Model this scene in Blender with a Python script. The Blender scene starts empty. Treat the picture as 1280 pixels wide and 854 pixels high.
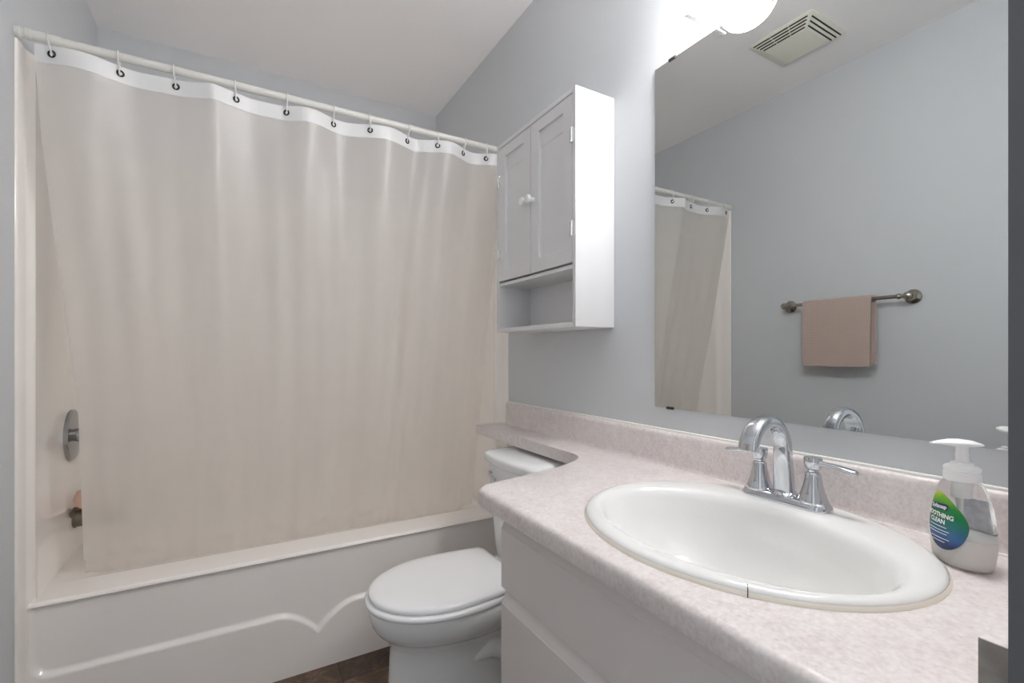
import bpy, bmesh, math, random
from mathutils import Vector, Matrix
C = bpy.context.scene
COL = C.collection
PI = math.pi
random.seed(4)

# ------------------------------------------------------------------ camera, world, exposure
YAW = math.radians(30.144)
cam = bpy.data.cameras.new('camera')
cam.sensor_width = 36.0
cam.lens = 589.66 / 1280 * 36.0
cam.shift_y = 15.5 / 1280
cam.clip_start = 0.01
camo = bpy.data.objects.new('camera', cam)
camo.location = (0, 0, 1.127)
camo.rotation_euler = (PI / 2, 0, -YAW)
COL.objects.link(camo)
C.camera = camo

wd = bpy.data.worlds.new('doorway_fill')  # added ambient fill that enters by the open doorway
C.world = wd
wd.use_nodes = True
wd.node_tree.nodes['Background'].inputs[0].default_value = (0.93, 0.97, 1.0, 1)
wd.node_tree.nodes['Background'].inputs[1].default_value = 0.28
LAMP_STRENGTH = 19.0
LAMP_COLOR = (1.0, 0.98, 0.965, 1)
vs = C.view_settings
vs.view_transform = 'Standard'
vs.look = 'None'
vs.gamma = 1.0
vs.use_curve_mapping = False
vs.exposure = 1.57
C.cycles.max_bounces = 24
C.cycles.diffuse_bounces = 16
C.cycles.glossy_bounces = 10
C.cycles.transmission_bounces = 16


# ------------------------------------------------------------------ materials
def lin(r, g, b):
    f = lambda c: (c / 255 / 12.92) if c / 255 <= 0.04045 else ((c / 255 + 0.055) / 1.055) ** 2.4
    return (f(r), f(g), f(b), 1)


def mat(name, rgb, rough=0.5, metal=0.0, spec=0.5, noise=None, bump=None, coat=0.0):
    """noise = (scale, rgb2, detail) mixes a second colour; bump = (scale, strength)"""
    m = bpy.data.materials.new(name)
    m.use_nodes = True
    nt = m.node_tree
    b = nt.nodes['Principled BSDF']
    b.inputs['Base Color'].default_value = lin(*rgb)
    b.inputs['Roughness'].default_value = rough
    b.inputs['Metallic'].default_value = metal
    b.inputs['Specular IOR Level'].default_value = spec
    b.inputs['Coat Weight'].default_value = coat
    tc = nt.nodes.new('ShaderNodeTexCoord')
    if noise:
        n = nt.nodes.new('ShaderNodeTexNoise')
        n.inputs['Scale'].default_value = noise[0]
        n.inputs['Detail'].default_value = noise[2]
        nt.links.new(tc.outputs['Object'], n.inputs['Vector'])
        r = nt.nodes.new('ShaderNodeValToRGB')
        r.color_ramp.elements[0].position = 0.35
        r.color_ramp.elements[1].position = 0.65
        r.color_ramp.elements[0].color = lin(*rgb)
        r.color_ramp.elements[1].color = lin(*noise[1])
        nt.links.new(n.outputs['Fac'], r.inputs['Fac'])
        nt.links.new(r.outputs['Color'], b.inputs['Base Color'])
    if bump:
        n = nt.nodes.new('ShaderNodeTexNoise')
        n.inputs['Scale'].default_value = bump[0]
        n.inputs['Detail'].default_value = 3
        nt.links.new(tc.outputs['Object'], n.inputs['Vector'])
        bp = nt.nodes.new('ShaderNodeBump')
        bp.inputs['Strength'].default_value = bump[1]
        bp.inputs['Distance'].default_value = 0.002
        nt.links.new(n.outputs['Fac'], bp.inputs['Height'])
        nt.links.new(bp.outputs['Normal'], b.inputs['Normal'])
    return m


M = {}
M['wall'] = mat('blue_grey_paint', (205, 208, 211), 0.55, bump=(160, 0.06))
M['ceiling'] = mat('ceiling_paint', (242, 240, 240), 0.8, bump=(90, 0.12))
M['tub'] = mat('gelcoat', (249, 244, 239), 0.16, spec=0.5)
M['porcelain'] = mat('porcelain', (242, 244, 245), 0.08)
M['seat'] = mat('seat_plastic', (247, 248, 249), 0.18)
M['basin'] = mat('cream_porcelain', (228, 228, 226), 0.07)
M['cream_rim'] = mat('caulk_cream', (236, 230, 217), 0.4)
M['cabinet'] = mat('cabinet_white', (219, 219, 220), 0.35)
M['vanity'] = mat('vanity_laminate', (220, 214, 211), 0.4)
M['chrome'] = mat('chrome', (208, 211, 216), 0.03, metal=1.0)
M['hinge'] = mat('hinge_metal', (225, 225, 225), 0.25, metal=0.7)
M['nickel'] = mat('dark_nickel', (178, 171, 160), 0.22, metal=1.0)
M['valve'] = mat('worn_chrome', (172, 172, 172), 0.16, metal=1.0)
M['spout'] = mat('dull_spout', (132, 126, 116), 0.35, metal=1.0)
M['rod'] = mat('rod_enamel', (222, 221, 215), 0.3)
M['white_plastic'] = mat('white_plastic', (236, 238, 240), 0.3)
M['fan'] = mat('fan_plastic', (228, 228, 214), 0.45)
M['frame'] = mat('shaded_door_frame', (96, 98, 101), 0.5)  # dark base colour stands in for shade on the jamb
M['dark'] = mat('dark_gap', (35, 34, 33), 0.8)
M['dark_clip'] = mat('clip_dark', (48, 46, 44), 0.4)
M['grommet'] = mat('grommet_metal', (70, 68, 66), 0.25, metal=1.0)
M['caulk'] = mat('white_caulk', (236, 234, 230), 0.4)
M['sponge'] = mat('peach_sponge', (232, 200, 184), 0.9, bump=(90, 0.8))
M['pump'] = mat('pump_white', (240, 241, 241), 0.35)


def laminate():
    m = bpy.data.materials.new('mottled_laminate')
    m.use_nodes = True
    nt = m.node_tree
    b = nt.nodes['Principled BSDF']
    b.inputs['Roughness'].default_value = 0.32
    tc = nt.nodes.new('ShaderNodeTexCoord')
    n1 = nt.nodes.new('ShaderNodeTexNoise')
    n1.inputs['Scale'].default_value = 26
    n1.inputs['Detail'].default_value = 6
    n1.inputs['Roughness'].default_value = 0.7
    n1.inputs['Distortion'].default_value = 1.2
    n2 = nt.nodes.new('ShaderNodeTexNoise')
    n2.inputs['Scale'].default_value = 170
    n2.inputs['Detail'].default_value = 4
    for n in (n1, n2):
        nt.links.new(tc.outputs['Object'], n.inputs['Vector'])
    mx = nt.nodes.new('ShaderNodeMath')
    mx.operation = 'ADD'
    nt.links.new(n1.outputs['Fac'], mx.inputs[0])
    nt.links.new(n2.outputs['Fac'], mx.inputs[1])
    h = nt.nodes.new('ShaderNodeMath')
    h.operation = 'MULTIPLY'
    h.inputs[1].default_value = 0.5
    nt.links.new(mx.outputs[0], h.inputs[0])
    r = nt.nodes.new('ShaderNodeValToRGB')
    e = r.color_ramp.elements
    e[0].position, e[0].color = 0.36, lin(206, 195, 192)
    e[1].position, e[1].color = 0.62, lin(228, 223, 222)
    k = e.new(0.48)
    k.color = lin(218, 210, 208)
    nt.links.new(h.outputs[0], r.inputs['Fac'])
    nt.links.new(r.outputs['Color'], b.inputs['Base Color'])
    return m


M['laminate'] = laminate()


def tile_floor():
    m = bpy.data.materials.new('brown_stone_tile')
    m.use_nodes = True
    nt = m.node_tree
    b = nt.nodes['Principled BSDF']
    b.inputs['Roughness'].default_value = 0.45
    tc = nt.nodes.new('ShaderNodeTexCoord')
    mp = nt.nodes.new('ShaderNodeMapping')
    mp.inputs['Location'].default_value = (-0.313 + 0.305 * 4, -1.70 + 0.305 * 8, 0)
    nt.links.new(tc.outputs['Object'], mp.inputs['Vector'])
    br = nt.nodes.new('ShaderNodeTexBrick')
    br.offset = 0.0
    br.inputs['Scale'].default_value = 1.0
    br.inputs['Brick Width'].default_value = 0.305
    br.inputs['Row Height'].default_value = 0.305
    br.inputs['Mortar Size'].default_value = 0.003
    br.inputs['Mortar Smooth'].default_value = 0.3
    br.inputs['Color1'].default_value = (0.8, 0.8, 0.8, 1)
    br.inputs['Color2'].default_value = (1.15, 1.12, 1.1, 1)
    br.inputs['Mortar'].default_value = (0.42, 0.42, 0.42, 1)
    nt.links.new(mp.outputs['Vector'], br.inputs['Vector'])
    n = nt.nodes.new('ShaderNodeTexNoise')
    n.inputs['Scale'].default_value = 14
    n.inputs['Detail'].default_value = 8
    n.inputs['Roughness'].default_value = 0.7
    n.inputs['Distortion'].default_value = 0.8
    nt.links.new(tc.outputs['Object'], n.inputs['Vector'])
    r = nt.nodes.new('ShaderNodeValToRGB')
    e = r.color_ramp.elements
    e[0].position, e[0].color = 0.32, lin(62, 50, 42)
    e[1].position, e[1].color = 0.72, lin(138, 116, 98)
    k = e.new(0.5)
    k.color = lin(98, 78, 63)
    nt.links.new(n.outputs['Fac'], r.inputs['Fac'])
    mx = nt.nodes.new('ShaderNodeMix')
    mx.data_type = 'RGBA'
    mx.blend_type = 'MULTIPLY'
    mx.inputs[0].default_value = 1.0
    nt.links.new(r.outputs['Color'], mx.inputs[6])
    nt.links.new(br.outputs['Color'], mx.inputs[7])
    nt.links.new(mx.outputs[2], b.inputs['Base Color'])
    bp = nt.nodes.new('ShaderNodeBump')
    bp.inputs['Strength'].default_value = 0.3
    bp.inputs['Distance'].default_value = 0.003
    nt.links.new(n.outputs['Fac'], bp.inputs['Height'])
    nt.links.new(bp.outputs['Normal'], b.inputs['Normal'])
    return m


M['floor'] = tile_floor()


def curtain_mat(name, rgb, trans_rgb, fac, sheer=0.0):
    m = bpy.data.materials.new(name)
    m.use_nodes = True
    nt = m.node_tree
    nt.nodes.remove(nt.nodes['Principled BSDF'])
    out = nt.nodes['Material Output']
    d = nt.nodes.new('ShaderNodeBsdfDiffuse')
    d.inputs[0].default_value = lin(*rgb)
    t = nt.nodes.new('ShaderNodeBsdfTranslucent')
    t.inputs[0].default_value = lin(*trans_rgb)
    g = nt.nodes.new('ShaderNodeBsdfGlossy')
    g.inputs['Roughness'].default_value = 0.42
    g.inputs[0].default_value = (0.9, 0.9, 0.9, 1)
    a = nt.nodes.new('ShaderNodeMixShader')
    a.inputs[0].default_value = fac
    nt.links.new(d.outputs[0], a.inputs[1])
    nt.links.new(t.outputs[0], a.inputs[2])
    c = nt.nodes.new('ShaderNodeMixShader')
    c.inputs[0].default_value = 0.08
    nt.links.new(a.outputs[0], c.inputs[1])
    nt.links.new(g.outputs[0], c.inputs[2])
    tr = nt.nodes.new('ShaderNodeBsdfTransparent')
    e = nt.nodes.new('ShaderNodeMixShader')
    e.inputs[0].default_value = sheer
    nt.links.new(c.outputs[0], e.inputs[1])
    nt.links.new(tr.outputs[0], e.inputs[2])
    nt.links.new(e.outputs[0], out.inputs['Surface'])
    return m


M['curtain'] = curtain_mat('frosted_vinyl', (251, 248, 245), (255, 253, 249), 0.80, 0.17)
M['header'] = curtain_mat('header_vinyl', (240, 240, 240), (240, 238, 235), 0.15)


def clear_mat(name, rgb, rough, ior=1.45):
    m = bpy.data.materials.new(name)
    m.use_nodes = True
    b = m.node_tree.nodes['Principled BSDF']
    b.inputs['Base Color'].default_value = lin(*rgb)
    b.inputs['Roughness'].default_value = rough
    b.inputs['Transmission Weight'].default_value = 1.0
    b.inputs['IOR'].default_value = ior
    return m


M['ring'] = mat('frosted_ring', (226, 226, 224), 0.25)
M['bottle'] = clear_mat('clear_bottle', (250, 250, 250), 0.03, 1.12)
M['liquid'] = mat('milky_soap', (232, 230, 226), 0.3)

m = bpy.data.materials.new('silvered_glass')
m.use_nodes = True
b = m.node_tree.nodes['Principled BSDF']
b.inputs['Base Color'].default_value = (0.645, 0.66, 0.655, 1)
b.inputs['Metallic'].default_value = 1.0
b.inputs['Roughness'].default_value = 0.0
M['mirror'] = m

m = bpy.data.materials.new('lit_glass')
m.use_nodes = True
b = m.node_tree.nodes['Principled BSDF']
b.inputs['Base Color'].default_value = (0.9, 0.9, 0.9, 1)
b.inputs['Emission Color'].default_value = LAMP_COLOR
b.inputs['Emission Strength'].default_value = LAMP_STRENGTH
M['lamp'] = m


def towel_mat():
    m = mat('waffle_cotton', (178, 150, 138), 0.9)
    nt = m.node_tree
    b = nt.nodes['Principled BSDF']
    tc = nt.nodes.new('ShaderNodeTexCoord')
    sep = nt.nodes.new('ShaderNodeSeparateXYZ')
    nt.links.new(tc.outputs['Object'], sep.inputs[0])
    w = []
    for ax in (1, 2):
        k = nt.nodes.new('ShaderNodeMath')
        k.operation = 'MULTIPLY'
        k.inputs[1].default_value = 2 * PI / 0.0055
        nt.links.new(sep.outputs[ax], k.inputs[0])
        sn = nt.nodes.new('ShaderNodeMath')
        sn.operation = 'SINE'
        nt.links.new(k.outputs[0], sn.inputs[0])
        w.append(sn)
    ad = nt.nodes.new('ShaderNodeMath')
    ad.operation = 'ADD'
    nt.links.new(w[0].outputs[0], ad.inputs[0])
    nt.links.new(w[1].outputs[0], ad.inputs[1])
    mr = nt.nodes.new('ShaderNodeMapRange')
    mr.inputs[1].default_value = -2
    mr.inputs[2].default_value = 2
    nt.links.new(ad.outputs[0], mr.inputs[0])
    r = nt.nodes.new('ShaderNodeValToRGB')
    r.color_ramp.elements[0].color = lin(168, 146, 137)
    r.color_ramp.elements[1].color = lin(210, 191, 181)
    nt.links.new(mr.outputs[0], r.inputs[0])
    nt.links.new(r.outputs[0], b.inputs['Base Color'])
    bp = nt.nodes.new('ShaderNodeBump')
    bp.inputs['Strength'].default_value = 0.6
    bp.inputs['Distance'].default_value = 0.002
    nt.links.new(mr.outputs[0], bp.inputs['Height'])
    nt.links.new(bp.outputs['Normal'], b.inputs['Normal'])
    return m


M['towel'] = towel_mat()


def label_mat():
    """green above, teal and navy below: bands of colour printed on the sticker"""
    m = mat('leaf_label_print', (30, 130, 70), 0.25)
    nt = m.node_tree
    b = nt.nodes['Principled BSDF']
    tc = nt.nodes.new('ShaderNodeTexCoord')
    sep = nt.nodes.new('ShaderNodeSeparateXYZ')
    nt.links.new(tc.outputs['Object'], sep.inputs[0])
    n = nt.nodes.new('ShaderNodeTexNoise')
    n.inputs['Scale'].default_value = 40
    nt.links.new(tc.outputs['Object'], n.inputs['Vector'])
    mr = nt.nodes.new('ShaderNodeMapRange')
    mr.inputs[1].default_value = 0.028
    mr.inputs[2].default_value = 0.103
    nt.links.new(sep.outputs[2], mr.inputs[0])
    ad = nt.nodes.new('ShaderNodeMath')
    ad.operation = 'MULTIPLY_ADD'
    ad.inputs[1].default_value = 0.22
    nt.links.new(n.outputs['Fac'], ad.inputs[0])
    nt.links.new(mr.outputs[0], ad.inputs[2])
    sb = nt.nodes.new('ShaderNodeMath')
    sb.operation = 'SUBTRACT'
    sb.inputs[1].default_value = 0.11
    nt.links.new(ad.outputs[0], sb.inputs[0])
    r = nt.nodes.new('ShaderNodeValToRGB')
    e = r.color_ramp.elements
    e[0].position, e[0].color = 0.0, lin(22, 42, 92)
    e[1].position, e[1].color = 1.0, lin(196, 206, 40)
    for p, c in ((0.16, (38, 92, 150)), (0.36, (28, 112, 118)), (0.55, (14, 122, 66)), (0.72, (36, 140, 60)), (0.86, (120, 180, 40))):
        k = e.new(p)
        k.color = lin(*c)
    nt.links.new(sb.outputs[0], r.inputs[0])
    nt.links.new(r.outputs[0], b.inputs['Base Color'])
    return m


M['label'] = label_mat()
M['end_cap'] = mat('shaded_end_laminate', (166, 160, 155), 0.45, noise=(60, (146, 139, 133), 4))  # mottled grey brown, darkened to put the shade into the splash end
M['back_label'] = mat('back_label_print', (222, 222, 230), 0.5, noise=(95, (186, 186, 204), 4))
M['ink_white'] = mat('ink_white', (245, 247, 247), 0.4)
M['ink_navy'] = mat('ink_navy', (22, 34, 92), 0.4)

# ------------------------------------------------------------------ object helpers
OFF = {}


def smooth(me, ang=35):
    for p in me.polygons:
        p.use_smooth = True
    me.set_sharp_from_angle(angle=math.radians(ang))


def obj(name, bm, m, parent=None, loc=(0, 0, 0), bev=0, seg=2, ang=35, flat=False, label=None):
    """bm holds world coordinates; the object sits at loc (or at its parent's place)"""
    base = Vector(OFF[parent.name]) if parent else Vector(loc)
    bmesh.ops.remove_doubles(bm, verts=bm.verts, dist=1e-6)
    bmesh.ops.recalc_face_normals(bm, faces=bm.faces)
    if bev:
        es = [e for e in bm.edges if len(e.link_faces) == 2 and e.calc_face_angle(0) > math.radians(50)]
        bmesh.ops.bevel(bm, geom=es, offset=bev, segments=seg, affect='EDGES', profile=0.5, clamp_overlap=True)
    bmesh.ops.translate(bm, verts=bm.verts, vec=-base)
    me = bpy.data.meshes.new(name)
    bm.to_mesh(me)
    bm.free()
    if not flat:
        smooth(me, ang)
    me.materials.append(m)
    o = bpy.data.objects.new(name, me)
    COL.objects.link(o)
    if parent:
        o.parent = parent
        OFF[o.name] = tuple(base)
    else:
        o.location = loc
        OFF[o.name] = tuple(loc)
    if label:
        o['label'] = label
    return o


def tag(o, label, cat, group=None):
    o['label'] = label
    o['category'] = cat
    if group:
        o['group'] = group
    return o


def thing(name, loc, label, cat, group=None):
    o = bpy.data.objects.new(name, None)
    o.empty_display_size = 0.05
    o.location = loc
    COL.objects.link(o)
    OFF[o.name] = tuple(loc)
    return tag(o, label, cat, group)


def struct(name, bm, m, **k):
    o = obj(name, bm, m, **k)
    o['kind'] = 'structure'
    return o


def box(bm, x0, x1, y0, y1, z0, z1):
    v = [bm.verts.new(p) for p in ((x0, y0, z0), (x1, y0, z0), (x1, y1, z0), (x0, y1, z0),
                                   (x0, y0, z1), (x1, y0, z1), (x1, y1, z1), (x0, y1, z1))]
    for f in ((0, 3, 2, 1), (4, 5, 6, 7), (0, 1, 5, 4), (1, 2, 6, 5), (2, 3, 7, 6), (3, 0, 4, 7)):
        bm.faces.new([v[i] for i in f])


def nb(*a):
    bm = bmesh.new()
    if a:
        box(bm, *a)
    return bm


def loft(bm, rings, closed=True, cap0=True, cap1=True):
    vr = [[bm.verts.new(p) for p in r] for r in rings]
    n = len(rings[0])
    for a, b2 in zip(vr[:-1], vr[1:]):
        for i in range(n if closed else n - 1):
            j = (i + 1) % n
            bm.faces.new((a[i], a[j], b2[j], b2[i]))
    if cap0:
        bm.faces.new(vr[0][::-1])
    if cap1:
        bm.faces.new(vr[-1])
    return vr


def tube(bm, pts, r, n=12, closed=False, caps=True):
    pts = [Vector(p) for p in pts]
    rr = r if isinstance(r, (list, tuple)) else [r] * len(pts)
    rings = []
    up = None
    for i, p in enumerate(pts):
        if closed:
            t = pts[(i + 1) % len(pts)] - pts[i - 1]
        else:
            t = pts[min(i + 1, len(pts) - 1)] - pts[max(i - 1, 0)]
        t.normalize()
        if up is None:
            up = t.orthogonal().normalized()
        up = (up - t * up.dot(t)).normalized()
        s = t.cross(up)
        rings.append([p + (up * math.cos(2 * PI * k / n) + s * math.sin(2 * PI * k / n)) * rr[i] for k in range(n)])
    if closed:
        rings.append(rings[0])
        loft(bm, rings, cap0=False, cap1=False)
    else:
        loft(bm, rings, cap0=caps, cap1=caps)


def lathe(bm, prof, c, axis=(0, 0, 1), n=32, sx=1.0):
    """prof = [(radius, along)], revolved about axis through c"""
    a = Vector(axis).normalized()
    u = a.orthogonal().normalized()
    v = a.cross(u)
    c = Vector(c)
    rings = [[c + a * h + (u * math.cos(2 * PI * k / n) + v * math.sin(2 * PI * k / n)) * max(r, 1e-5) for k in range(n)]
             for r, h in prof]
    loft(bm, rings)


def rrect(x0, x1, y0, y1, r, z, n=8):
    pts = []
    for cx, cy, a0 in ((x1 - r, y1 - r, 0), (x0 + r, y1 - r, 90), (x0 + r, y0 + r, 180), (x1 - r, y0 + r, 270)):
        for k in range(n + 1):
            a = math.radians(a0 + 90 * k / n)
            pts.append((cx + r * math.cos(a), cy + r * math.sin(a), z))
    return pts


def offset_poly(pts, d):
    """inset a counter-clockwise 2-D polygon by d"""
    n = len(pts)
    out = []
    for i in range(n):
        p0, p1, p2 = Vector(pts[i - 1]), Vector(pts[i]), Vector(pts[(i + 1) % n])
        e1, e2 = (p1 - p0).normalized(), (p2 - p1).normalized()
        n1, n2 = Vector((-e1.y, e1.x)), Vector((-e2.y, e2.x))
        k = (n1 + n2)
        k = k / max(0.3, 1 + n1.dot(n2))
        out.append(tuple(p1 + k * d))
    return out


# ================================================================== SETTING
XR, XL, YB, ZC = 1.0, -0.515, 2.606, 2.512
T = 0.1
struct('floor', nb(XL - T, XR + T, -1.3, YB + T, -0.06, 0), M['floor'])
struct('ceiling', nb(XL - T, XR + T, -0.02, YB + T, ZC, ZC + 0.06), M['ceiling'])
struct('wall_right', nb(XR, XR + T, -0.02, YB + T, 0, ZC), M['wall'])
struct('wall_left', nb(XL - T, XL, -0.02, YB + T, 0, ZC), M['wall'])
struct('wall_back', nb(XL, XR, YB, YB + T, 0, ZC), M['wall'])
bm = nb(0.464, XR, -0.02, 0.110, 0, ZC)
box(bm, XL, -0.30, -0.02, 0.110, 0, ZC)
box(bm, -0.30, 0.464, -0.02, 0.110, 2.06, ZC)
struct('wall_front', bm, M['wall'], flat=True)
# door frame round the camera's opening, shade put into its dark colour
bm = nb(0.4605, 0.4639, -0.02, 0.1098, 0, 2.06)
box(bm, -0.2999, -0.2985, -0.02, 0.1098, 0, 2.06)
box(bm, -0.2985, 0.4605, -0.02, 0.1098, 2.0585, 2.0599)
struct('trim_1', bm, M['frame'], flat=True)

# ================================================================== BATHTUB (one-piece unit)
TY = 1.81
tub = thing('bathtub', (0.25, 2.2, 0), 'glossy warm white fibreglass bathtub and surround with a scalloped apron, behind the toilet', 'bathtub')


def zc(x):
    d = abs(x - 0.249)
    t = min(d / 0.14, 1)
    return 0.137 + 0.081 * (1 - (1 - t) ** 2)


def apron_depth(x, z):
    t = min(abs(x - 0.249) / 0.14, 1)
    sl = 0.081 * 2 * (1 - t) / 0.14
    d1 = (z - zc(x)) / math.sqrt(1 + sl * sl)
    d2 = x + 0.500
    d3 = 0.985 - x
    r = 0.045

    def smin(a, b):
        if a < r and b < r:
            return r - math.hypot(r - a, r - b)
        return min(a, b)
    d = smin(smin(d1, d2), d3)
    s = max(0.0, min(1.0, (d + 0.009) / 0.018))
    return 0.013 * s * s * (3 - 2 * s)


# apron: a grid whose panel is pressed in above the scalloped ledge, rolling over into the rim
bm = bmesh.new()
NX, NZ = 420, 130
grid = []
for j in range(NZ + 1):
    row = []
    z = 0.4165 * j / NZ
    for i in range(NX + 1):
        x = -0.514 + (0.999 + 0.514) * i / NX
        fade = max(0, min(1, (0.4165 - z) / 0.006))
        row.append(bm.verts.new((x, TY + apron_depth(x, z) * fade, z)))
    grid.append(row)
for k in range(1, 9):
    a = PI / 2 * k / 8
    row = []
    for i in range(NX + 1):
        x = -0.514 + (0.999 + 0.514) * i / NX
        row.append(bm.verts.new((x, TY + 0.011 * (1 - math.cos(a)), 0.4165 + 0.011 * math.sin(a))))
    grid.append(row)
for y, z in ((1.90, 0.4275), (1.95, 0.4265)):
    grid.append([bm.verts.new((-0.514 + 1.513 * i / NX, y, z)) for i in range(NX + 1)])
for a, b2 in zip(grid[:-1], grid[1:]):
    for i in range(NX):
        bm.faces.new((a[i], a[i + 1], b2[i + 1], b2[i]))
obj('apron', bm, M['tub'], tub, ang=60)

# basin: rim deck and hollow
bm = bmesh.new()
N = 12
loft(bm, [rrect(-0.505, 0.99, 1.90, 2.60, 0.004, 0.427, N),
          rrect(-0.44, 0.93, 1.962, 2.545, 0.10, 0.4265, N),
          rrect(-0.428, 0.918, 1.974, 2.533, 0.10, 0.420, N),
          rrect(-0.420, 0.905, 1.982, 2.525, 0.10, 0.400, N),
          rrect(-0.385, 0.83, 2.01, 2.495, 0.12, 0.18, N),
          rrect(-0.36, 0.79, 2.03, 2.475, 0.13, 0.12, N),
          rrect(-0.30, 0.70, 2.08, 2.42, 0.12, 0.095, N)], cap0=False)
obj('basin', bm, M['tub'], tub, ang=50)

# surround: three-sided wall with rounded corners and a front flange lapped over the drywall
inner = [(XL + 0.0005, 1.750), (XL + 0.0045, 1.752), (XL + 0.006, 1.757), (XL + 0.006, 1.800), (XL + 0.0075, 1.812), (XL + 0.012, 1.822), (XL + 0.017, 1.830), (XL + 0.018, 1.838), (XL + 0.0165, 1.847), (XL + 0.015, 1.88)]
for k in range(9):
    a = PI - PI / 2 * k / 8
    inner.append((-0.50 + 0.07 + 0.07 * math.cos(a), 2.515 + 0.07 * math.sin(a)))
for k in range(9):
    a = PI / 2 - PI / 2 * k / 8
    inner.append((0.985 - 0.07 + 0.07 * math.cos(a), 2.515 + 0.07 * math.sin(a)))
inner += [(0.985, 1.88), (0.9835, 1.847), (0.982, 1.838), (0.983, 1.830), (0.988, 1.822), (0.9925, 1.812), (0.994, 1.800), (0.994, 1.757), (0.9955, 1.752), (0.9995, 1.750)]
outer = []
for x, y in inner:
    outer.append((max(XL + 0.0005, min(XR - 0.0005, (x - 0.25) * 1.2 + 0.25)), y if y < 2.5 else YB - 0.0005))
bm = bmesh.new()
prev = None
levels = [(0.0, 0), (0.555, 0), (0.568, 0.010), (1.945, 0.010), (1.962, 0.007), (1.9705, 0.0)]
rows_i, rows_o = [], []
for z, ins in levels:
    ri = []
    for (x, y), (ox, oy) in zip(inner, outer):
        if y > 1.86:
            k = ins
            x2 = x - k if x < 0 and x < -0.45 else (x + k if x > 0.93 else x)
            y2 = y + k * (1 if y > 2.5 else 0)
            x2 = min(max(x2, XL + 0.001), XR - 0.001)
        else:
            x2, y2 = x, y
        ri.append(bm.verts.new((x2, y2, z)))
    rows_i.append(ri)
    rows_o.append([bm.verts.new((ox, oy, z)) for ox, oy in outer])
n = len(inner)
for a, b2 in zip(rows_i[:-1], rows_i[1:]):
    for i in range(n - 1):
        bm.faces.new((a[i], a[i + 1], b2[i + 1], b2[i]))
for i in range(n - 1):
    try:
        bm.faces.new((rows_i[-1][i], rows_i[-1][i + 1], rows_o[-1][i + 1], rows_o[-1][i]))
    except ValueError:
        pass
obj('surround', bm, M['tub'], tub, ang=50)

# overflow plate with its trip lever
bm = bmesh.new()
lathe(bm, [(0.001, 0.012), (0.026, 0.011), (0.034, 0.006), (0.036, 0.0), (0.036, -0.004)], (-0.418, 2.215, 0.372), (1, 0, 0.16), 28)
ov = obj('overflow_plate', bm, M['chrome'], tub, label='round chrome overflow plate')
bm = bmesh.new()
tube(bm, [(-0.408, 2.215, 0.372), (-0.395, 2.215, 0.385), (-0.38, 2.215, 0.402)], [0.006, 0.005, 0.004], 10)
obj('trip_lever', bm, M['chrome'], ov)

# shower valve
VY = 2.22
val = thing('shower_valve', (-0.508, VY, 0.84), 'round chrome shower valve plate on the tub end wall, half behind the curtain', 'shower valve')
bm = bmesh.new()
lathe(bm, [(0.09, -0.004), (0.09, 0.004), (0.084, 0.010), (0.045, 0.016), (0.001, 0.018)], (-0.508, VY, 0.84), (1, 0, 0), 48)
obj('escutcheon', bm, M['valve'], val)
bm = bmesh.new()
lathe(bm, [(0.024, 0.012), (0.022, 0.045), (0.026, 0.05), (0.026, 0.075), (0.02, 0.083), (0.001, 0.085)], (-0.508, VY, 0.84), (1, 0, 0), 28)
hd = obj('handle', bm, M['valve'], val)
bm = bmesh.new()
tube(bm, [(-0.44, VY, 0.835), (-0.435, VY, 0.80), (-0.428, VY, 0.755)], [0.011, 0.009, 0.007], 12)
obj('lever', bm, M['chrome'], hd)
# spout
SPZ = 0.548
sp = thing('tub_spout', (-0.499, VY, SPZ - 0.03), 'dull metal tub spout low on the tub end wall', 'tub spout')
bm = bmesh.new()
rings = []
for x, dz, ry, rz in ((-0.501, 0, 0.033, 0.033), (-0.47, 0, 0.033, 0.033), (-0.42, -0.002, 0.031, 0.03), (-0.385, -0.006, 0.028, 0.026), (-0.37, -0.012, 0.022, 0.018)):
    rings.append([(x, VY + ry * math.cos(2 * PI * k / 28), SPZ + dz + rz * math.sin(2 * PI * k / 28)) for k in range(28)])
loft(bm, rings)
spb = obj('spout_body', bm, M['spout'], sp)
bm = bmesh.new()
lathe(bm, [(0.036, -0.002), (0.036, 0.006), (0.033, 0.010)], (-0.501, VY, SPZ), (1, 0, 0), 32)
obj('wall_ring', bm, M['spout'], sp)
bm = bmesh.new()
lathe(bm, [(0.006, -0.002), (0.005, 0.012), (0.008, 0.016), (0.007, 0.022), (0.001, 0.024)], (-0.40, VY, SPZ + 0.023), (0, 0, 1), 16)
obj('diverter_knob', bm, M['spout'], sp)
# sponge
bm = bmesh.new()
bmesh.ops.create_icosphere(bm, subdivisions=4, radius=1.0)
for v in bm.verts:
    d = v.co.normalized()
    r = 1 + 0.05 * math.sin(9 * d.x + 4 * d.z) * math.sin(8 * d.y + 2) + 0.03 * math.sin(17 * d.z + 5 * d.x)
    v.co = Vector((d.x * 0.040, d.y * 0.052, d.z * 0.038)) * r
bmesh.ops.translate(bm, verts=bm.verts, vec=(-0.457, 2.20, 0.6185))
tag(obj('bath_sponge', bm, M['sponge'], loc=(-0.457, 2.20, 0.58)), 'pale peach bath sponge resting on the tub spout', 'sponge')

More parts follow.
